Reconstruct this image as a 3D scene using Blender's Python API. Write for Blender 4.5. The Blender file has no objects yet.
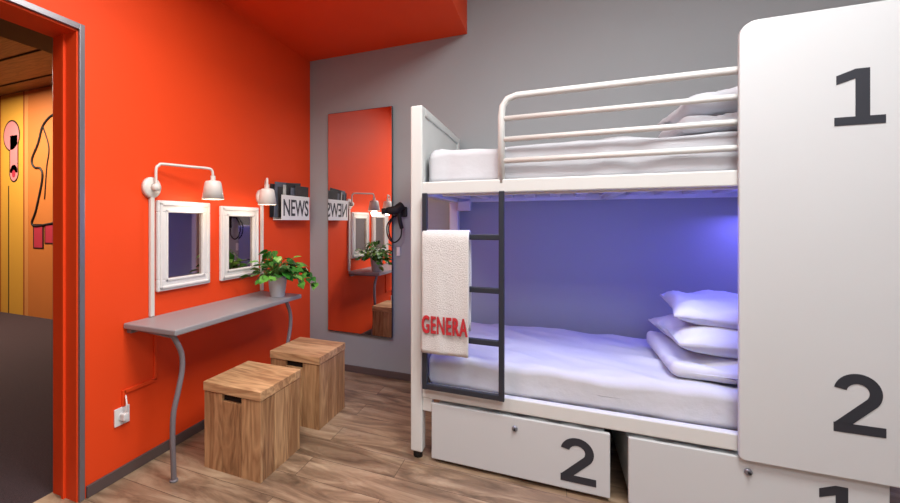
import bpy, bmesh, math, random
from mathutils import Vector, Matrix, noise
random.seed(7)
scene = bpy.context.scene
scene.view_settings.view_transform = 'Standard'
scene.view_settings.look = 'None'
scene.view_settings.exposure = 0.0

# ------------------------------------------------------------ materials
def srgb(r, g, b):
    f = lambda c: (c/255/12.92) if c/255 <= .04045 else ((c/255+.055)/1.055)**2.4
    return (f(r), f(g), f(b), 1)

def mat(name, col, rough=.5, metal=0.0, bump=0.0, bscale=60.0, var=0.0, vscale=3.0, spec=.5, emit=None, estr=0):
    m = bpy.data.materials.new(name); m.use_nodes = True
    nt = m.node_tree; N = nt.nodes; L = nt.links
    p = N['Principled BSDF']
    p.inputs['Base Color'].default_value = col
    p.inputs['Roughness'].default_value = rough
    p.inputs['Metallic'].default_value = metal
    p.inputs['Specular IOR Level'].default_value = spec
    if emit:
        p.inputs['Emission Color'].default_value = emit
        p.inputs['Emission Strength'].default_value = estr
    tc = N.new('ShaderNodeTexCoord')
    if var > 0:
        n = N.new('ShaderNodeTexNoise'); n.inputs['Scale'].default_value = vscale; n.inputs['Detail'].default_value = 4
        L.new(tc.outputs['Object'], n.inputs['Vector'])
        mx = N.new('ShaderNodeMix'); mx.data_type = 'RGBA'
        mx.inputs['A'].default_value = tuple(c*(1-var) for c in col[:3])+(1,)
        mx.inputs['B'].default_value = tuple(min(1, c*(1+var)) for c in col[:3])+(1,)
        L.new(n.outputs['Fac'], mx.inputs['Factor']); L.new(mx.outputs['Result'], p.inputs['Base Color'])
    if bump > 0:
        n2 = N.new('ShaderNodeTexNoise'); n2.inputs['Scale'].default_value = bscale; n2.inputs['Detail'].default_value = 6
        L.new(tc.outputs['Object'], n2.inputs['Vector'])
        b = N.new('ShaderNodeBump'); b.inputs['Strength'].default_value = bump; b.inputs['Distance'].default_value = .01
        L.new(n2.outputs['Fac'], b.inputs['Height']); L.new(b.outputs['Normal'], p.inputs['Normal'])
    return m

def wood_mat(name, c1, c2, axis='z', rough=.5, seed=0.0):
    m = bpy.data.materials.new(name); m.use_nodes = True
    nt = m.node_tree; N = nt.nodes; L = nt.links
    p = N['Principled BSDF']; p.inputs['Roughness'].default_value = rough
    tc = N.new('ShaderNodeTexCoord'); mp = N.new('ShaderNodeMapping')
    s = {'x': (1.0, 8, 8), 'y': (8, 1.0, 8), 'z': (8, 8, 1.0)}[axis]
    mp.inputs['Scale'].default_value = s; mp.inputs['Location'].default_value = (seed, seed*1.7, seed*.6)
    L.new(tc.outputs['Object'], mp.inputs['Vector'])
    n = N.new('ShaderNodeTexNoise'); n.inputs['Scale'].default_value = 1.3; n.inputs['Detail'].default_value = 3; n.inputs['Distortion'].default_value = .8
    L.new(mp.outputs['Vector'], n.inputs['Vector'])
    w = N.new('ShaderNodeMath'); w.operation = 'MULTIPLY'; w.inputs[1].default_value = 11
    L.new(n.outputs['Fac'], w.inputs[0])
    fr = N.new('ShaderNodeMath'); fr.operation = 'PINGPONG'; fr.inputs[1].default_value = 1
    L.new(w.outputs[0], fr.inputs[0])
    n3 = N.new('ShaderNodeTexNoise'); n3.inputs['Scale'].default_value = 8; n3.inputs['Detail'].default_value = 7
    L.new(mp.outputs['Vector'], n3.inputs['Vector'])
    ad = N.new('ShaderNodeMath'); ad.operation = 'MULTIPLY_ADD'; ad.inputs[1].default_value = .4
    L.new(fr.outputs[0], ad.inputs[0])
    sc = N.new('ShaderNodeMath'); sc.operation = 'MULTIPLY'; sc.inputs[1].default_value = .65
    L.new(n3.outputs['Fac'], sc.inputs[0]); L.new(sc.outputs[0], ad.inputs[2])
    cr = N.new('ShaderNodeValToRGB')
    cr.color_ramp.elements[0].position = .12; cr.color_ramp.elements[0].color = c1
    cr.color_ramp.elements[1].position = .8; cr.color_ramp.elements[1].color = c2
    L.new(ad.outputs[0], cr.inputs['Fac']); L.new(cr.outputs['Color'], p.inputs['Base Color'])
    b = N.new('ShaderNodeBump'); b.inputs['Strength'].default_value = .3; b.inputs['Distance'].default_value = .003
    L.new(ad.outputs[0], b.inputs['Height']); L.new(b.outputs['Normal'], p.inputs['Normal'])
    return m

def floor_mat():
    m = bpy.data.materials.new('floor_planks'); m.use_nodes = True
    nt = m.node_tree; N = nt.nodes; L = nt.links
    p = N['Principled BSDF']; p.inputs['Roughness'].default_value = .34
    tc = N.new('ShaderNodeTexCoord')
    br = N.new('ShaderNodeTexBrick'); br.offset = .37
    br.inputs['Color1'].default_value = (0, 0, 0, 1); br.inputs['Color2'].default_value = (1, 1, 1, 1)
    br.inputs['Mortar'].default_value = (.5, .5, .5, 1)
    br.inputs['Scale'].default_value = 1; br.inputs['Mortar Size'].default_value = .0012
    br.inputs['Brick Width'].default_value = 1.22; br.inputs['Row Height'].default_value = .18
    L.new(tc.outputs['Object'], br.inputs['Vector'])
    mp = N.new('ShaderNodeMapping'); mp.inputs['Scale'].default_value = (1.5, 6, 1)
    L.new(tc.outputs['Object'], mp.inputs['Vector'])
    cmb = N.new('ShaderNodeVectorMath'); cmb.operation = 'MULTIPLY_ADD'
    L.new(br.outputs['Color'], cmb.inputs[0]); cmb.inputs[1].default_value = (13, 7, 5)
    L.new(mp.outputs['Vector'], cmb.inputs[2])
    n = N.new('ShaderNodeTexNoise'); n.inputs['Scale'].default_value = 1.7; n.inputs['Detail'].default_value = 9; n.inputs['Roughness'].default_value = .62; n.inputs['Distortion'].default_value = 1.0
    L.new(cmb.outputs[0], n.inputs['Vector'])
    cr = N.new('ShaderNodeValToRGB'); e = cr.color_ramp.elements
    e[0].position = .28; e[0].color = srgb(82, 64, 50)
    e[1].position = .74; e[1].color = srgb(194, 172, 144)
    e2 = e.new(.5); e2.color = srgb(146, 121, 97)
    L.new(n.outputs['Fac'], cr.inputs['Fac'])
    hs = N.new('ShaderNodeHueSaturation')
    mr = N.new('ShaderNodeMapRange'); mr.inputs['To Min'].default_value = .8; mr.inputs['To Max'].default_value = 1.08
    L.new(br.outputs['Color'], mr.inputs['Value']); L.new(mr.outputs['Result'], hs.inputs['Value'])
    L.new(cr.outputs['Color'], hs.inputs['Color'])
    mx = N.new('ShaderNodeMix'); mx.data_type = 'RGBA'; mx.inputs['B'].default_value = srgb(62, 48, 38)
    L.new(br.outputs['Fac'], mx.inputs['Factor']); L.new(hs.outputs['Color'], mx.inputs['A'])
    L.new(mx.outputs['Result'], p.inputs['Base Color'])
    b = N.new('ShaderNodeBump'); b.inputs['Strength'].default_value = .15; b.inputs['Distance'].default_value = .003
    L.new(n.outputs['Fac'], b.inputs['Height']); L.new(b.outputs['Normal'], p.inputs['Normal'])
    return m

M_red = mat('red_paint', srgb(235, 72, 23), .6, bump=.05, bscale=90, var=.05, vscale=1.2, spec=.3)
M_gray = mat('gray_paint', srgb(158, 163, 166), .6, bump=.06, bscale=90, var=.05, vscale=1.5, spec=.3)
M_ceil = mat('ceiling_paint', srgb(215, 215, 212), .8, bump=.05)
M_floor = floor_mat()
M_carpet = mat('carpet', srgb(68, 52, 57), .95, bump=.8, bscale=250, var=.5, vscale=120)
M_base = mat('baseboard_gray', srgb(90, 76, 74), .5, var=.05)
M_steel = mat('frame_steel', srgb(140, 140, 148), .35, metal=.7, var=.05)
M_white = mat('white_powdercoat', srgb(212, 214, 212), .35, bump=.03, bscale=200)
M_panel = mat('white_panel', srgb(200, 203, 205), .45, bump=.02, bscale=200, var=.02)
M_sheet = mat('white_sheet', srgb(198, 200, 206), .85, bump=.4, bscale=14, var=.05, vscale=6)
M_pillow = mat('pillow_cotton', srgb(208, 211, 219), .85, bump=.3, bscale=18)
M_black = mat('black_steel', srgb(40, 45, 55), .4, bump=.02)
M_num = mat('number_vinyl', srgb(42, 44, 52), .5, var=.05)
M_rub = mat('black_rubber', srgb(20, 20, 22), .7, bump=.05)
M_mirror = mat('mirror_glass', (.88, .87, .87, 1), .01, metal=1.0)
M_smirror = mat('dark_mirror_glass', (.50, .42, .40, 1), .03, metal=1.0)
M_frame = mat('mirror_frame_white', srgb(225, 223, 222), .4, bump=.2, bscale=50)
M_table = mat('table_gray', srgb(148, 146, 150), .4, var=.05)
M_leg = mat('leg_gray', srgb(124, 118, 124), .4, var=.03)
M_lamp = mat('lamp_white', srgb(220, 216, 210), .35, bump=.02)
M_bulb = mat('bulb', (1, .9, .75, 1), .3, emit=(1, .85, .65, 1), estr=2)
M_mag = [mat('mag_%d' % i, c, .4, var=.6, vscale=25) for i, c in enumerate([srgb(30, 30, 34), srgb(200, 200, 196), srgb(50, 44, 46), srgb(90, 96, 110)])]
M_pot = mat('pot_ceramic', srgb(190, 190, 190), .4, bump=.05)
M_soil = mat('soil', srgb(50, 36, 26), .95, bump=.8)
M_leaf = [mat('leaf_%d' % i, c, .35, var=.3, vscale=20) for i, c in enumerate([srgb(52, 122, 40), srgb(34, 90, 34), srgb(100, 165, 66)])]
M_stem = mat('stem', srgb(90, 130, 60), .5, var=.1)
M_towel = mat('towel_terry', srgb(218, 217, 216), .95, bump=.7, bscale=220, var=.05, vscale=40)
M_tred = mat('towel_red_print', srgb(196, 44, 52), .9, bump=.5, bscale=200)
M_wood = [wood_mat('pine_a', srgb(124, 82, 50), srgb(200, 156, 112), 'z', seed=1.3),
          wood_mat('pine_b', srgb(108, 70, 42), srgb(184, 140, 98), 'z', seed=5.1),
          wood_mat('pine_c', srgb(136, 92, 58), srgb(210, 168, 122), 'z', seed=9.2)]
M_woodt = [wood_mat('pine_top_a', srgb(152, 106, 68), srgb(222, 180, 134), 'x', seed=2.2),
           wood_mat('pine_top_b', srgb(138, 94, 60), srgb(210, 166, 122), 'x', seed=6.2)]
M_dark = mat('dark_inside', srgb(28, 20, 16), .9, var=.1)
M_plate = mat('outlet_white', srgb(228, 228, 228), .35, var=.01)
M_slat = mat('slat_white', srgb(215, 216, 225), .5, var=.03)
M_corrceil = wood_mat('corridor_planks', srgb(104, 66, 50), srgb(150, 100, 72), 'x', seed=3)
M_soff = mat('maroon_soffit', srgb(74, 40, 42), .6, var=.1)
M_orange = mat('mural_orange', srgb(212, 122, 56), .6, var=.06)
M_yel = mat('mural_yellow', srgb(226, 164, 60), .6, var=.04)
M_peach = mat('mural_peach', srgb(222, 144, 78), .6, var=.04)
M_brn = mat('mural_brown', srgb(166, 80, 34), .6, var=.04)
M_pink = mat('mural_pink', srgb(228, 138, 140), .6, var=.04)
M_crim = mat('mural_crimson', srgb(190, 50, 70), .6, var=.04)
M_ink = mat('mural_ink', srgb(24, 18, 18), .6, var=.04)
M_diff = mat('lamp_diffuser', (1, 1, 1, 1), .4, emit=(1, .97, .92, 1), estr=2)

# ------------------------------------------------------------ mesh builder
def catmull(pts, n=8):
    P = [Vector(p) for p in pts]
    if len(P) < 3: return P
    out = []
    Q = [P[0]*2-P[1]]+P+[P[-1]*2-P[-2]]
    for i in range(1, len(Q)-2):
        for k in range(n):
            t = k/n; a, b, c, d = Q[i-1], Q[i], Q[i+1], Q[i+2]
            out.append(.5*((2*b)+(c-a)*t+(2*a-5*b+4*c-d)*t*t+(3*b-a-3*c+d)*t**3))
    out.append(P[-1]); return out

class MB:
    def __init__(s): s.bm = bmesh.new(); s.mats = []
    def mi(s, m):
        if m not in s.mats: s.mats.append(m)
        return s.mats.index(m)
    def add(s, tmp, m, smooth=False, mtx=None):
        i = s.mi(m)
        if mtx is not None: bmesh.ops.transform(tmp, matrix=mtx, verts=tmp.verts)
        for f in tmp.faces: f.material_index = i; f.smooth = smooth
        me = bpy.data.meshes.new('t'); tmp.to_mesh(me); tmp.free()
        s.bm.from_mesh(me); bpy.data.meshes.remove(me)
    def box(s, x0, x1, y0, y1, z0, z1, m, bevel=0.0, mtx=None, seg=2):
        t = bmesh.new(); bmesh.ops.create_cube(t, size=1)
        for v in t.verts:
            v.co = Vector(((x0+x1)/2+v.co.x*(x1-x0), (y0+y1)/2+v.co.y*(y1-y0), (z0+z1)/2+v.co.z*(z1-z0)))
        if bevel > 0: bmesh.ops.bevel(t, geom=t.edges[:], offset=bevel, segments=seg, profile=.5, affect='EDGES')
        s.add(t, m, False, mtx)
    def tube(s, pts, r, m, n=12, smooth_path=False, radii=None, cap=True):
        P = catmull(pts) if smooth_path else [Vector(p) for p in pts]
        t = bmesh.new(); rings = []; up = None
        for i, p in enumerate(P):
            d = (P[min(i+1, len(P)-1)]-P[max(i-1, 0)]).normalized()
            if up is None:
                up = Vector((0, 0, 1)) if abs(d.z) < .9 else Vector((1, 0, 0))
            a = (up-d*up.dot(d)).normalized(); b = d.cross(a); up = a
            rr = r if radii is None else radii[min(i*len(radii)//len(P), len(radii)-1)]
            rings.append([t.verts.new(p+(a*math.cos(2*math.pi*k/n)+b*math.sin(2*math.pi*k/n))*rr) for k in range(n)])
        for i in range(len(rings)-1):
            for k in range(n):
                t.faces.new((rings[i][k], rings[i][(k+1) % n], rings[i+1][(k+1) % n], rings[i+1][k]))
        if cap:
            t.faces.new(rings[0][::-1]); t.faces.new(rings[-1])
        bmesh.ops.recalc_face_normals(t, faces=t.faces)
        s.add(t, m, True)
    def lathe(s, prof, m, n=32, mtx=None):
        t = bmesh.new(); rings = []
        for r, z in prof:
            rings.append([t.verts.new((r*math.cos(2*math.pi*k/n), r*math.sin(2*math.pi*k/n), z)) for k in range(n)])
        for i in range(len(rings)-1):
            for k in range(n):
                t.faces.new((rings[i][k], rings[i][(k+1) % n], rings[i+1][(k+1) % n], rings[i+1][k]))
        bmesh.ops.remove_doubles(t, verts=t.verts, dist=1e-5)
        bmesh.ops.recalc_face_normals(t, faces=t.faces)
        s.add(t, m, True, mtx)
    def prism(s, pts2, y0, y1, m, bevel=0, mtx=None):
        """polygon in XZ extruded y0..y1"""
        t = bmesh.new()
        a = [t.verts.new((x, y0, z)) for x, z in pts2]; b = [t.verts.new((x, y1, z)) for x, z in pts2]
        n = len(pts2)
        t.faces.new(a); t.faces.new(b[::-1])
        for k in range(n): t.faces.new((a[k], b[k], b[(k+1) % n], a[(k+1) % n]))
        bmesh.ops.recalc_face_normals(t, faces=t.faces)
        if bevel > 0:
            es = [e for e in t.edges if abs(e.verts[0].co.y-e.verts[1].co.y) < 1e-6]
            bmesh.ops.bevel(t, geom=es, offset=bevel, segments=2, profile=.5, affect='EDGES')
        s.add(t, m, False, mtx)
    def soft(s, c, h, r, m, cuts=24, fn=None, mtx=None):
        t = bmesh.new(); bmesh.ops.create_cube(t, size=2)
        bmesh.ops.subdivide_edges(t, edges=t.edges[:], cuts=cuts, use_grid_fill=True)
        H = Vector(h)
        for v in t.verts:
            p = Vector((v.co.x*H.x, v.co.y*H.y, v.co.z*H.z))
            q = Vector([max(-(H[i]-r), min(H[i]-r, p[i])) for i in range(3)])
            d = p-q
            if d.length > 1e-9: p = q+d.normalized()*r
            if fn: p = fn(p, H)
            v.co = p+(Vector(c) if mtx is None else Vector((0, 0, 0)))
        s.add(t, m, True, mtx)
    def text(s, body, m, w, h, mtx, depth=.001, off=.012, space=1.0):
        cu = bpy.data.curves.new('t', 'FONT'); cu.body = body; cu.extrude = depth; cu.offset = off; cu.space_character = space
        ob = bpy.data.objects.new('t', cu); scene.collection.objects.link(ob)
        bpy.context.view_layer.update()
        dg = bpy.context.evaluated_depsgraph_get()
        me = bpy.data.meshes.new_from_object(ob.evaluated_get(dg))
        t = bmesh.new(); t.from_mesh(me); bpy.data.meshes.remove(me); bpy.data.objects.remove(ob); bpy.data.curves.remove(cu)
        xs = [v.co.x for v in t.verts]; ys = [v.co.y for v in t.verts]
        x0, x1, y0, y1 = min(xs), max(xs), min(ys), max(ys)
        for v in t.verts:
            v.co.x = (v.co.x-x0)/(x1-x0)*w; v.co.y = (v.co.y-y0)/(y1-y0)*h
        s.add(t, m, False, mtx)
    def digit(s, d, x, z, w, h, yf, m):
        def B(pts): s.prism([(x+a*w, z+b*h) for a, b in pts], yf-.002, yf+.001, m)
        if d == '1':
            B([(.0, 0), (1, 0), (1, .15), (0, .15)]); B([(.42, .15), (.70, .15), (.70, 1), (.42, 1)])
            B([(.42, 1), (.04, .90), (.04, .74), (.42, .83)])
        else:
            cw, ch, R, sw = .47, .68, None, .0
            ox, oz = .47, .305; ix, iz = .225, .15
            out, inn = [], []
            for k in range(25):
                a = math.radians(168-k*(168+38)/24)
                out.append((cw+ox*math.cos(a), ch+oz*1.04*math.sin(a)))
                inn.append((cw+ix*math.cos(a), ch+iz*1.0*math.sin(a)))
            for k in range(24): B([out[k], out[k+1], inn[k+1], inn[k]])
            B([out[-1], (.36, .15), (.02, .15), inn[-1]])
            B([(0.0, 0), (1, 0), (1, .155), (0.0, .155)])
    def finish(s, name, shade_auto=False):
        me = bpy.data.meshes.new(name); s.bm.to_mesh(me); s.bm.free()
        for m in s.mats: me.materials.append(m)
        ob = bpy.data.objects.new(name, me); scene.collection.objects.link(ob)
        return ob

# ------------------------------------------------------------ room shell
b = MB()
b.box(-.184, 0, -1.987, 0, 0, 3.2, M_red)
b.box(-.184, 0, -3.0, -1.987, 2.12, 3.2, M_red)
b.box(-.184, 0, -5.0, -3.0, 0, 3.2, M_red)
b.finish('wall_left')
b = MB(); b.box(-.184, 4.3, 0, .15, 0, 3.2, M_gray); b.finish('wall_back')
b = MB(); b.box(4.3, 4.45, -5, .15, 0, 3.2, M_gray); b.finish('wall_right')
b = MB(); b.box(-.184, 4.45, -5.15, -5, 0, 3.2, M_gray); b.finish('wall_front')
b = MB(); b.box(-.184, 4.45, -5.15, .15, -.1, 0, M_floor); b.finish('floor')
b = MB(); b.box(-.184, 4.45, -5.15, .15, 3.2, 3.3, M_ceil)
b.box(0, 1.352, -5, 0, 2.652, 3.2, M_red); b.finish('ceiling')
b = MB()
b.box(-8, -.184, -6, .3, -.1, .0, M_carpet); b.finish('floor_corridor')
b = MB(); b.box(-8, -.184, -6, .3, 3.0, 3.1, M_corrceil)
b.box(-1.25, -.184, -6, .17, 2.42, 3.0, M_soff, .004)
for k in range(12): b.box(-8, -1.25, -5.6+k*.5, -5.585+k*.5, 2.99, 3.0, M_dark)
b.finish('ceiling_corridor')
b = MB(); b.box(-8.1, -8, -6, .3, 0, 3.1, M_orange); b.box(-8, -.184, -6.1, -6, 0, 3.1, M_orange); b.finish('wall_corridor_far')
# mural wall
b = MB()
Y = .17
b.box(-8, -.184, Y, .3, 0, 3.0, M_orange)
def mx(u): return -5.10+.0223*u
def mz(v): return 1.25+(222-v)*.0134
def strip(u0, u1, m, d=.003, v0=60, v1=330):
    b.box(mx(u0), mx(u1), Y-d, Y, max(0, mz(v1)), min(3.0, mz(v0)), m)
strip(-60, -30, M_yel); strip(-12, 25, M_yel)
strip(-1, 1.5, M_brn, .005); strip(9.5, 10.3, M_ink, .006, 185, 330)
strip(25, 26.2, M_brn, .005); strip(26.2, 30, M_peach); strip(60, 70, M_peach); strip(80, 92, M_yel); strip(110, 140, M_yel)
def ink(pts, r=.018, closed=False):
    P = [(mx(u), Y-.004, mz(v)) for u, v in pts]
    b.tube(P, r, M_ink, n=6, smooth_path=True)
def disc(cu, cv, ru, rv, m, d, half=False):
    pts = []
    for k in range(28):
        a = 2*math.pi*k/28
        pts.append((mx(cu)+ru*math.cos(a), mz(cv)+rv*math.sin(a)))
    b.prism(pts, Y-d, Y, m)
disc(13, 134, .195, .215, M_ink, .005); disc(15.5, 172, .11, .13, M_ink, .005)
strip(10.8, 20.2, M_ink, .005, 134, 172)
disc(13, 134, .175, .195, M_pink, .007); disc(15.5, 172, .09, .11, M_pink, .007); strip(11.7, 19.3, M_pink, .007, 134, 172)
disc(15.5, 173, .04, .05, M_crim, .009)
ink([(57, 118), (50, 122), (44, 130), (40, 145), (34, 160), (36, 168), (42, 170), (44, 180), (38, 210), (34, 222), (37, 226), (50, 224), (58, 222)], .015)
ink([(44, 128), (50, 150), (48, 170), (46, 200)], .008)
strip(35, 45, M_ink, .006, 224, 248); strip(36, 44, M_crim, .008, 225, 247)
strip(46, 56, M_ink, .006, 224, 243); strip(47, 55, M_crim, .008, 225, 242)
b.finish('wall_corridor')
# door trim
b = MB()
b.box(-.19, .006, -2.005, -1.981, 0, 2.135, M_steel, .002)
b.box(-.19, .006, -3.02, -2.005, 2.108, 2.135, M_steel, .002)
b.box(-.19, .006, -3.02, -2.996, 0, 2.135, M_steel, .002)
b.box(-.176, -.008, -2.011, -2.004, 0, 2.11, M_red)
b.box(-.10, -.085, -2.022, -2.010, 0, 2.11, M_red)
b.box(-.176, -.008, -3.0, -2.011, 2.10, 2.109, M_red)
b.finish('trim_door_frame')
b = MB(); b.box(0, .012, -1.975, 0, 0, .055, M_base, .003); b.finish('baseboard_left')
b = MB(); b.box(.012, 4.3, -.012, 0, 0, .055, M_base, .003); b.finish('baseboard_back')
# corridor track spot
b = MB()
b.tube([(-4.75, -.9, 2.8), (-4.6, -1.0, 2.62)], .07, M_rub, 16); b.tube([(-4.68, -.95, 2.72), (-4.68, -.95, 3.0)], .015, M_rub)
b.finish('corridor_spotlight')

# ------------------------------------------------------------ console table
def console():
    b = MB()
    b.box(.001, .35, -1.79, -.70, .724, .752, M_table, .006)
    b.box(.001, .03, -1.77, -.72, .70, .724, M_leg, .002)
    for y in (-1.735, -.76):
        o = [(0, -.035, .725), (.0, -.012, .69), (0, .022, .62), (0, .026, .54), (-.005, .006, .44), (-.015, -.012, .34), (-.025, -.008, .22), (-.035, .006, .1), (-.045, .018, 0.0)]
        bx = .305 if y < -1 else .28
        P = catmull([(bx+dx, y+dy, z) for dx, dy, z in o])
        b.tube(P, .013, M_leg, 10)
        b.lathe([(0, 0), (.02, 0), (.02, .008), (.012, .012)], M_leg, 16, Matrix.Translation((bx-.045, y+.018, 0)))
        b.tube([(.02, y, .715), (bx, y-.03, .715)], .01, M_leg)
    return b.finish('console_table')
console()

# ------------------------------------------------------------ framed mirrors
def framed(y0, y1, z0, z1):
    b = MB(); w = .064
    b.box(.002, .012, y0+.02, y1-.02, z0+.02, z1-.02, M_smirror)
    for (a0, a1, c0, c1) in ((y0, y1, z1-w, z1), (y0, y1, z0, z0+w), (y0, y0+w, z0+w-.002, z1-w+.002), (y1-w, y1, z0+w-.002, z1-w+.002)):
        b.box(.001, .024, a0, a1, c0, c1, M_frame, .006)
    i = .012
    for (a0, a1, c0, c1) in ((y0+i, y1-i, z1-.028, z1-i), (y0+i, y1-i, z0+i, z0+.028), (y0+i, y0+.028, z0+i, z1-i), (y1-.028, y1-i, z0+i, z1-i)):
        b.box(.02, .032, a0, a1, c0, c1, M_frame, .005)
    i = w-.014
    for (a0, a1, c0, c1) in ((y0+i, y1-i, z1-w-.001, z1-i), (y0+i, y1-i, z0+i, z0+w+.001), (y0+i, y0+w+.001, z0+i, z1-i), (y1-w-.001, y1-i, z0+i, z1-i)):
        b.box(.02, .029, a0, a1, c0, c1, M_frame, .004)
    return b.finish('framed_mirror')
framed(-1.605, -1.222, .878, 1.366)
framed(-1.127, -.745, .876, 1.352)

# ------------------------------------------------------------ wall lamps
def lamp(y, tip, zm=1.43, za=1.555):
    b = MB()
    R = Matrix.Translation((0, y, zm)) @ Matrix.Rotation(math.pi/2, 4, 'Y')
    b.lathe([(0, 0.001), (.055, .001), (.055, .018), (.048, .026), (0, .028)], M_lamp, 28, R)
    b.lathe([(0, .026), (.02, .028), (.02, .06), (0, .062)], M_lamp, 20, R)
    tx, ty = tip
    d = Vector((tx-.045, ty-y, 0))
    s = Vector((.045, y, 0))
    b.tube([(.045, y, zm), (.045, y, za-.03), s+d*.05+Vector((0, 0, za-.008)), s+d*.12+Vector((0, 0, za)), s+d*.6+Vector((0, 0, za)), s+d*.9+Vector((0, 0, za)), s+d*.98+Vector((0, 0, za-.01)), s+d+Vector((0, 0, za-.04))], .0075, M_lamp, 10, True)
    T = Matrix.Translation((tx, ty, za-.175))
    b.lathe([(.062, 0), (.06, .0), (.042, .085), (.036, .098), (.0, .102), (0, .108), (.02, .108), (.04, .104), (.046, .096), (.062, 0)], M_lamp, 28, T)
    b.lathe([(.014, .135), (.014, .10)], M_lamp, 14, T)
    b.lathe([(0, .02), (.02, .03), (.024, .045), (.018, .065), (.012, .09), (0, .1)], M_bulb, 14, T)
    b.box(.003, .022, y-.012, y+.012, .755, zm-.04, M_lamp, .003)
    b.finish('wall_lamp')
    l = bpy.data.lights.new('wall_lamp_light', 'POINT'); l.energy = 1.2; l.color = (1, .8, .6); l.shadow_soft_size = .03
    o = bpy.data.objects.new('wall_lamp_light', l); o.location = (tx, ty, za-.2); scene.collection.objects.link(o)
lamp(-1.635, (.15, -1.337))
lamp(-.70, (.2, -.89), 1.43, 1.54)

# ------------------------------------------------------------ news rack
b = MB()
y0, y1 = -.55, -.15
b.box(.002, .008, y0, y1, 1.27, 1.49, M_plate, .001)
b.box(.002, .085, y0, y1, 1.265, 1.272, M_plate, .001)
b.box(.078, .084, y0, y1, 1.272, 1.455, M_plate, .001)
b.text('NEWS', M_num, .36, .13, Matrix.Translation((.0845, y0+.02, 1.295)) @ Matrix(((0, 0, 1, 0), (1, 0, 0, 0), (0, 1, 0, 0), (0, 0, 0, 1))))
for i in range(7):
    yy = y0-.06+i*.042; t = random.uniform(-.05, .05)
    R = Matrix.Translation((.014+i*.0085, yy, 1.285)) @ Matrix.Rotation(.06+t, 4, 'X') @ Matrix.Rotation(.05, 4, 'Y')
    b.box(0, .005, 0, .2, 0, .25+.02*math.sin(i*2.1), M_mag[(i*3+0) % 4], .001, R)
b.finish('magazine_rack')

# ------------------------------------------------------------ tall mirror
b = MB()
RM = Matrix.Translation((.188, 0, 0)) @ Matrix.Rotation(math.radians(-2.0), 4, 'Z') @ Matrix.Translation((-.188, 0, 0))
b.box(.188, .776, -.02, -.002, .33, 2.17, M_black, .003, RM)
b.box(.192, .772, -.0215, -.019, .334, 2.166, M_mirror, 0, RM)
for zz in (.6, 1.9): b.box(.74, .765, -.026, -.0005, zz, zz+.03, M_black)
b.finish('wall_mirror')

# ------------------------------------------------------------ hair dryer
b = MB()
b.box(.83, .89, -.035, -.001, 1.29, 1.37, M_rub, .008)
b.tube([(.86, -.05, 1.38), (.82, -.09, 1.34), (.76, -.13, 1.335)], .033, M_rub, 18, radii=[.033, .036, .026])
b.tube([(.76, -.13, 1.335), (.73, -.15, 1.333)], .022, M_rub, 16)
b.tube([(.84, -.075, 1.35), (.85, -.07, 1.26), (.86, -.055, 1.20)], .016, M_rub, 12, True)
b.tube([(.86, -.055, 1.21), (.85, -.06, 1.13), (.80, -.06, 1.09), (.75, -.06, 1.13), (.74, -.06, 1.22), (.79, -.055, 1.29), (.85, -.03, 1.30)], .006, M_rub, 8, True)
b.finish('hair_dryer')
b = MB(); b.box(.80, .83, -.012, -.001, .98, 1.05, M_plate, .003); b.box(.807, .823, -.016, -.011, 1.0, 1.03, M_plate, .002); b.finish('light_switch')

# ------------------------------------------------------------ outlet & conduit
b = MB()
b.box(.001, .01, -1.84, -1.76, .26, .345, M_plate, .003)
b.lathe([(0, 0), (.02, 0), (.022, .003), (.022, .006)], M_plate, 20, Matrix.Translation((.009, -1.8, .30)) @ Matrix.Rotation(math.pi/2, 4, 'Y'))
b.box(.008, .04, -1.815, -1.785, .285, .32, M_plate, .005)
b.tube([(.03, -1.80, .31), (.04, -1.80, .36), (.02, -1.79, .40)], .004, M_plate, 8, True)
b.finish('power_outlet')
b = MB()
b.box(.0, .012, -1.79, -1.60, .405, .425, M_red, .003); b.box(0, .012, -1.615, -1.595, .41, .695, M_red, .003); b.box(0, .012, -1.80, -1.78, .345, .425, M_red, .003)
b.finish('cable_conduit')

# ------------------------------------------------------------ stools
def stool(x0, y0, k):
    b = MB(); S = .35; x1 = x0+S; y1 = y0+S; H = .437; zl = .392; g = .0009; T = .018
    b.box(x0+T, x1-T, y0+T, y1-T, .0, .40, M_dark)
    ws = [0, .115, .235, S]
    for i in range(3):
        a, c = ws[i]+(g if i else 0), ws[i+1]-(g if i < 2 else 0)
        m = M_wood[(i+k) % 3]; m2 = M_wood[(i+k+1) % 3]
        if i == 1:
            b.box(x0+a, x0+c, y0, y0+T, .0, zl-.036, m, .001)
        else:
            b.box(x0+a, x0+c, y0, y0+T, .0, zl-.003, m, .001)
        b.box(x0+a, x0+c, y1-T, y1, .0, zl-.003, m, .001)
        aa = max(a, T+g); cc = min(c, S-T-g)
        b.box(x1-T, x1, y0+aa, y0+cc, .0, zl-.003, m2, .001)
        b.box(x0, x0+T, y0+aa, y0+cc, .0, zl-.003, m2, .001)
    for i in range(3):
        b.box(x0-.004, x1+.004, y0-.004+ws[i]+(g if i else 0), y0+ws[i+1]-g+(.004 if i == 2 else 0), zl, H, M_woodt[(i+k) % 2], .002)
    return b.finish('wooden_stool')
stool(.306, -1.565, 0)
stool(.303, -.995, 1)

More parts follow.
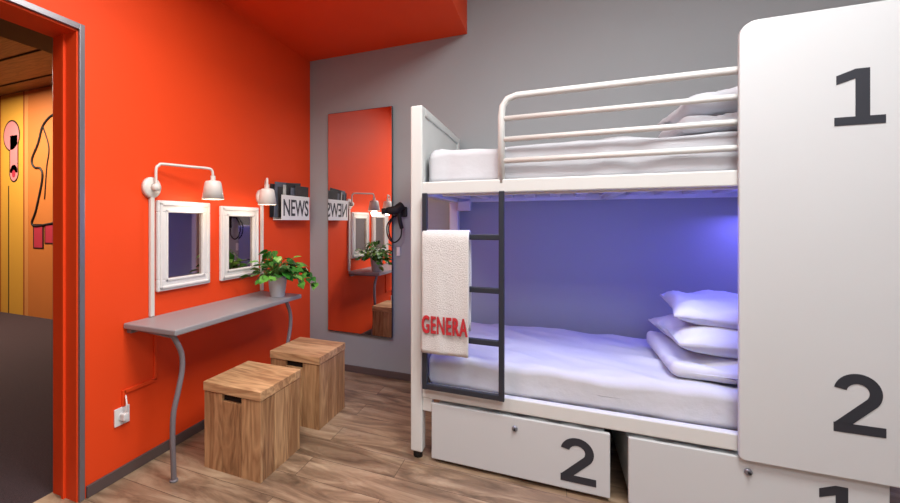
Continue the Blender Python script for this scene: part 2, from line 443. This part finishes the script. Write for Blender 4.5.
# ------------------------------------------------------------ plant
def plant(px, py, pz):
    b = MB(); T = Matrix.Translation((px, py, pz))
    b.lathe([(0, 0), (.045, 0), (.048, .004), (.064, .12), (.068, .125), (.068, .142), (.062, .142), (.06, .125), (0, .125)], M_pot, 32, T)
    b.lathe([(0, .127), (.06, .127)], M_soil, 20, T)
    def leaf(p, d, size, m):
        t = bmesh.new()
        prof = [(0, 0), (.10, .22), (.26, .38), (.5, .42), (.75, .26), (1.0, 0.0)]
        mid, lf, rt = [], [], []
        for i, (s_, w_) in enumerate(prof):
            z = -.25*s_*s_
            mid.append(t.verts.new((s_, 0, z)))
            if 0 < i < len(prof)-1:
                lf.append(t.verts.new((s_-.06, w_, z+.08))); rt.append(t.verts.new((s_-.06, -w_, z+.08)))
        L = [mid[0]]+lf+[mid[-1]]; R = [mid[0]]+rt+[mid[-1]]
        for i in range(len(mid)-1):
            for S in (L, R):
                vs = []
                for v in (mid[i], mid[i+1], S[i+1], S[i]):
                    if v not in vs: vs.append(v)
                t.faces.new(vs if S is R else vs[::-1])
        d = d.normalized(); side = Vector((0, 0, 1)).cross(d)
        if side.length < .1: side = Vector((1, 0, 0))
        side.normalize(); up = d.cross(side)
        Mx = Matrix.Translation(p) @ Matrix((d, side, up)).transposed().to_4x4() @ Matrix.Rotation(random.uniform(-.6, .6), 4, 'X') @ Matrix.Scale(size, 4)
        b.add(t, m, True, Mx)
    top = Vector((px, py, pz+.13))
    for i in range(90):
        a = random.uniform(0, 2*math.pi); el = random.uniform(.0, 1.35)
        ln = random.uniform(.08, .20)
        dr = Vector((math.cos(a)*math.cos(el), math.sin(a)*math.cos(el), math.sin(el)))
        tip = top+dr*ln+Vector((0, 0, -.01))
        if tip.x < .05: tip.x = .05
        midp = top+dr*ln*.5+Vector((0, 0, .02))
        b.tube([top+Vector((dr.x*.02, dr.y*.02, 0)), midp, tip], .0022, M_stem, 5, True)
        ld = Vector((dr.x, dr.y, random.uniform(-.5, .35)))
        if tip.x+ld.x*.07 < .03: ld.x = abs(ld.x)
        leaf(tip, ld, random.uniform(.05, .08), random.choice(M_leaf))
    for (ex, ey, ez) in ((.12, .24, .05), (.15, .2, -.0), (.16, .05, .03), (.16, .26, .0), (-.04, -.14, .06)):
        e = top+Vector((ex, ey, ez-.08)); m = top+Vector((ex*.6, ey*.6, .05))
        P = catmull([top, m, e]); b.tube(P, .0025, M_stem, 5)
        for q in range(3, len(P), 2):
            leaf(P[q], Vector((random.uniform(-.3, 1), random.uniform(-1, 1), -.3)), random.uniform(.045, .07), random.choice(M_leaf))
    b.finish('potted_plant')
plant(.25, -.845, .752)

# ------------------------------------------------------------ bunk bed
X0, X1, YF, YB = 1.24, 3.24, -1.05, -.03
PT = .065; HP = 1.867
b = MB()
for x in (X0, X1-PT):
    for y in (YF, YB-PT):
        b.box(x, x+PT, y, y+PT, .035, HP, M_white, .008)
        b.lathe([(0, 0), (.024, 0), (.024, .04), (0, .04)], M_rub, 16, Matrix.Translation((x+PT/2, y+PT/2, 0)))
    # end: rails + upper panel + lower panel
    b.box(x, x+PT, YF+PT, YB-PT, HP-.045, HP, M_white, .006)
    b.box(x+.010, x+PT-.010, YF+PT-.005, YB-PT+.005, 1.42, HP-.04, M_white)
    b.box(x, x+PT, YF+PT, YB-PT, 1.395, 1.46, M_white, .006)
    b.box(x+.01, x+PT-.01, YF+PT, YB-PT, .325, .395, M_white, .006)
    b.box(x+.018, x+PT-.018, YF+PT-.005, YB-PT+.005, .39, .60, M_white)
for (z0, z1) in ((1.395, 1.46), (.325, .395)):
    for y in (YF+.005, YB-.045):
        b.box(X0+PT-.004, X1-PT+.004, y, y+.04, z0, z1, M_white, .006)
    n = 13
    for k in range(n):
        x = X0+.12+k*(X1-X0-.24)/(n-1)
        b.box(x-.03, x+.03, YF+.04, YB-.04, z0+.022, z0+.038, M_slat)
    b.box((X0+X1)/2-.02, (X0+X1)/2+.02, YF+.04, YB-.04, z0+.0, z0+.022, M_white)
# brackets under upper rail at left
b.box(X0+PT-.002, X0+PT+.09, YB-.09, YB-.03, 1.33, 1.40, M_white, .006)
b.box(X0+PT-.002, X0+PT+.05, YF+.008, YF+.05, .255, .33, M_white, .006)
b.box(1.40, 3.10, -.998, -.978, 1.385, 1.418, M_plate, .002)
# guard rail front
zt = [1.865, 1.757, 1.655, 1.55]; yr = YF+.02; gx = 1.70
b.tube([(gx, yr, 1.44), (gx, yr, 1.77), (gx+.006, yr, 1.82), (gx+.028, yr, 1.852), (gx+.07, yr, 1.865), (1.9, yr, 1.865), (2.6, yr, 1.865), (X1-PT+.01, yr, 1.865)], .0165, M_white, 14)
for z in zt[1:]: b.tube([(gx, yr, z), (X1-PT+.01, yr, z)], .0135, M_white, 12)
# back guard rail
yb = YB-.02
b.tube([(X0+PT-.01, yb, 1.66), (X1-PT+.01, yb, 1.66)], .0135, M_white, 12)
b.finish('bunk_bed')

def wrinkle(seed, amp, only_top=True):
    def fn(p, H):
        q = Vector((p.x*3+seed, p.y*7+p.x*2, p.z*4))
        r = 1-abs(noise.noise(Vector((p.x*4+p.y*5+seed*2, p.y*2.2-p.x*1.5, seed))))*2.2
        n = noise.noise(q)*amp+max(0, r-.55)*amp*1.1+noise.noise(Vector((p.x*9+p.y*6+seed, p.y*3, seed)))*amp*.5
        p = p.copy()
        p.z += n*(1 if p.z > 0 else .1)
        if abs(p.y) > H.y*.9: p.y += n*.8*(1 if p.y < 0 else -1)*(0.3 if p.y > 0 else 1)
        return p
    return fn
def mattress(z0, z1, seed, ys=(YF+.055, YB-.075)):
    b = MB()
    c = ((X0+X1)/2, sum(ys)/2, (z0+z1)/2); h = ((X1-X0)/2-PT-.01, (ys[1]-ys[0])/2, (z1-z0)/2)
    b.soft(c, h, .045, M_sheet, 80, wrinkle(seed, .015))
    b.finish('mattress')
mattress(1.437, 1.630, 3.1); mattress(.368, .540, 8.4)

def pillow(name, c, sx, sy, sz, rz=0, rx=0, ry=0, seed=0):
    b = MB(); t = bmesh.new(); bmesh.ops.create_cube(t, size=2)
    bmesh.ops.subdivide_edges(t, edges=t.edges[:], cuts=30, use_grid_fill=True)
    for v in t.verts:
        u, w, s_ = v.co.x, v.co.y, v.co.z
        e = max(0, (1-abs(u)**3.2))**.5*max(0, (1-abs(w)**3.2))**.5
        pinch = 1-.07*(1-abs(u*w))*(max(abs(u), abs(w))**4)
        z = s_*(.06+.94*e)*sz
        n = noise.noise(Vector((u*2.5+seed, w*2.5, s_+seed)))*.2+noise.noise(Vector((u*6+seed+w*4, w*3, seed)))*.12
        v.co = Vector((u*sx*pinch, w*sy*pinch, z*(1+n*1.4)+n*sz*.5))
    Mx = Matrix.Translation(c) @ Matrix.Rotation(rz, 4, 'Z') @ Matrix.Rotation(ry, 4, 'Y') @ Matrix.Rotation(rx, 4, 'X')
    b.add(t, M_pillow, True, Mx); return b.finish(name)
def duvet(name, c, h, seed, layers=3):
    b = MB()
    for k in range(layers):
        hz = h[2]/layers
        b.soft((c[0]+.012*((k % 2)*2-1), c[1], c[2]-h[2]+hz*(2*k+1)), (h[0], h[1], hz*1.05), hz*1.0, M_pillow, 30, wrinkle(seed+k, .022))
    return b.finish(name)
duvet('folded_duvet', (2.75, -.64, .590), (.325, .29, .032), 1.0, 1)
pillow('pillow', (2.78, -.62, .700), .345, .26, .074, .05, 0, .0, 2)
pillow('pillow', (2.80, -.60, .812), .335, .25, .066, -.08, .05, .04, 5)
duvet('bed_blanket', (2.80, -.60, 1.685), (.34, .32, .035), 4.0, 1)
pillow('pillow', (2.80, -.62, 1.80), .33, .26, .075, .04, 0, -.05, 9)

# ------------------------------------------------------------ privacy panel with numbers
b = MB()
px0, px1, pz0, pz1, R = 2.606, 3.26, .305, 2.045, .06
yp = -1.072
pts = []
for cx_, cz_, a0 in ((px1-.02, pz1-.02, 0), (px0+R, pz1-R, 90), (px0+.02, pz0+.02, 180), (px1-.02, pz0+.02, 270)):
    r = R if a0 == 90 else .02
    for k in range(9):
        a = math.radians(a0+k*90/8); pts.append((cx_+r*math.cos(a), cz_+r*math.sin(a)))
b.prism(pts, yp, -1.051, M_panel, .004)
b.digit('1', 2.882, 1.605, .135, .205, yp, M_num)
b.digit('2', 2.880, .476, .138, .22, yp, M_num)
b.finish('bunk_privacy_panel')

# ------------------------------------------------------------ drawers
def drawer(x0, x1, num, nx, kx):
    b = MB(); y = YF-.0
    b.box(x0, x1, y, y+.02, .02, .308, M_panel, .004)
    b.box(x0+.01, x1-.01, y+.018, YB-.08, .03, .27, M_white, .004)
    b.digit(num, nx, .058, .145 if num == '2' else .12, .205, y, M_num)
    Mx = Matrix.Translation((kx, y, .255)) @ Matrix.Rotation(math.pi/2, 4, 'X')
    b.lathe([(0, 0), (.013, 0), (.013, .006), (.009, .009), (0, .009)], M_steel, 20, Mx)
    b.box(kx-.004, kx+.004, y-.02, y-.008, .251, .259, M_rub)
    for xx in (x0+.06, x1-.06):
        for yy in (y+.07, YB-.15):
            b.tube([(xx-.012, yy, .02), (xx+.012, yy, .02)], .02, M_rub, 14)
    b.finish('storage_drawer')
drawer(1.354, 2.163, '2', 1.963, 1.763)
drawer(2.232, 3.04, '1', 2.845, 2.64)

# ------------------------------------------------------------ ladder
b = MB(); yl = YF-.022
xl, xr = 1.325, 1.705
for x in (xl, xr): b.box(x-.013, x+.013, yl-.012, yl+.014, .385, 1.40, M_black, .004)
for z in (1.176, .916, .661, .40): b.box(xl, xr, yl-.011, yl+.013, z-.014, z+.014, M_black, .004)
b.finish('bunk_ladder')

# ------------------------------------------------------------ towel
b = MB(); t = bmesh.new()
xa, xb = 1.318, 1.555
path = [(yl+.034, .70+i*.46/12) for i in range(12)]+[(yl+.032, 1.17), (yl+.024, 1.195), (yl, 1.206), (yl-.022, 1.197), (yl-.03, 1.17)]
path += [(yl-.032, 1.17-(i+1)*(1.17-.582)/30) for i in range(30)]
nx = 26; grid = []
for j, (yy, zz) in enumerate(path):
    row = []
    drop = max(0, 1.18-zz)/.6
    for i in range(nx+1):
        s_ = i/nx
        wv = .005*math.sin(s_*7+1+zz*2)*drop+.002*math.sin(s_*19+zz*5)*drop
        row.append(t.verts.new((xa+(xb-xa)*s_+.004*math.sin(zz*8)*drop, yy+(wv if j > 16 else -wv*.2), zz)))
    grid.append(row)
for j in range(len(grid)-1):
    for i in range(nx): t.faces.new((grid[j][i], grid[j][i+1], grid[j+1][i+1], grid[j+1][i]))
bmesh.ops.recalc_face_normals(t, faces=t.faces)
b.add(t, M_towel, True)
b.text('GENERA', M_tred, .225, .085, Matrix.Translation((xa+.006, yl-.044, .688)) @ Matrix.Rotation(math.pi/2, 4, 'X'), .0005, .002, 1.12)
tw = b.finish('hanging_towel')
sm = tw.modifiers.new('thick', 'SOLIDIFY'); sm.thickness = .007; sm.offset = 0

# ------------------------------------------------------------ lights
def area(name, loc, rot, sx, sy, e, col):
    l = bpy.data.lights.new(name, 'AREA'); l.shape = 'RECTANGLE'; l.size = sx; l.size_y = sy; l.energy = e; l.color = col
    o = bpy.data.objects.new(name, l); o.location = loc; o.rotation_euler = rot; scene.collection.objects.link(o); return o
def ceiling_panel(x, y, z, sx, sy, e, col):
    b = MB(); b.box(x-sx/2-.03, x+sx/2+.03, y-sy/2-.03, y+sy/2+.03, z-.03, z, M_plate, .004)
    b.box(x-sx/2, x+sx/2, y-sy/2, y+sy/2, z-.034, z-.029, M_diff); b.finish('ceiling_light_panel')
    area('ceiling_light', (x, y, z-.04), (0, 0, 0), sx, sy, e, col)
ceiling_panel(2.5, -2.2, 3.2, 1.2, .8, 66, (.98, 1, 1))
ceiling_panel(2.6, -4.0, 3.2, 1.4, .8, 48, (.98, 1, 1))
ceiling_panel(.85, -2.2, 2.652, .5, 1.2, 22, (1, .95, .88))
ceiling_panel(-4.2, -1.0, 3.0, 1.2, .6, 115, (1, .88, .7))
# lower bunk LED lights
b = MB(); b.box(2.90, 3.14, -.17, -.12, 1.37, 1.394, M_plate, .004); b.finish('bunk_reading_light')
area('bunk_led', (3.02, -.145, 1.362), (math.radians(-25), 0, 0), .22, .05, 7, (.16, .14, 1))
area('bunk_led2', (2.25, -.988, 1.38), (math.radians(35), 0, 0), 1.6, .02, 8, (.10, .14, 1))

w = bpy.data.worlds.new('World'); scene.world = w; w.use_nodes = True
w.node_tree.nodes['Background'].inputs[0].default_value = (.5, .5, .55, 1)
w.node_tree.nodes['Background'].inputs[1].default_value = .3

# ------------------------------------------------------------ camera
cd = bpy.data.cameras.new('Camera'); cam = bpy.data.objects.new('Camera', cd); scene.collection.objects.link(cam)
cd.sensor_width = 36; cd.lens = 428/900*36
cd.shift_x = .1; cd.shift_y = -.0328
cam.location = (1.922, -3.238, 1.25)
cam.rotation_euler = (math.pi/2, 0, math.radians(24.03))
scene.camera = cam
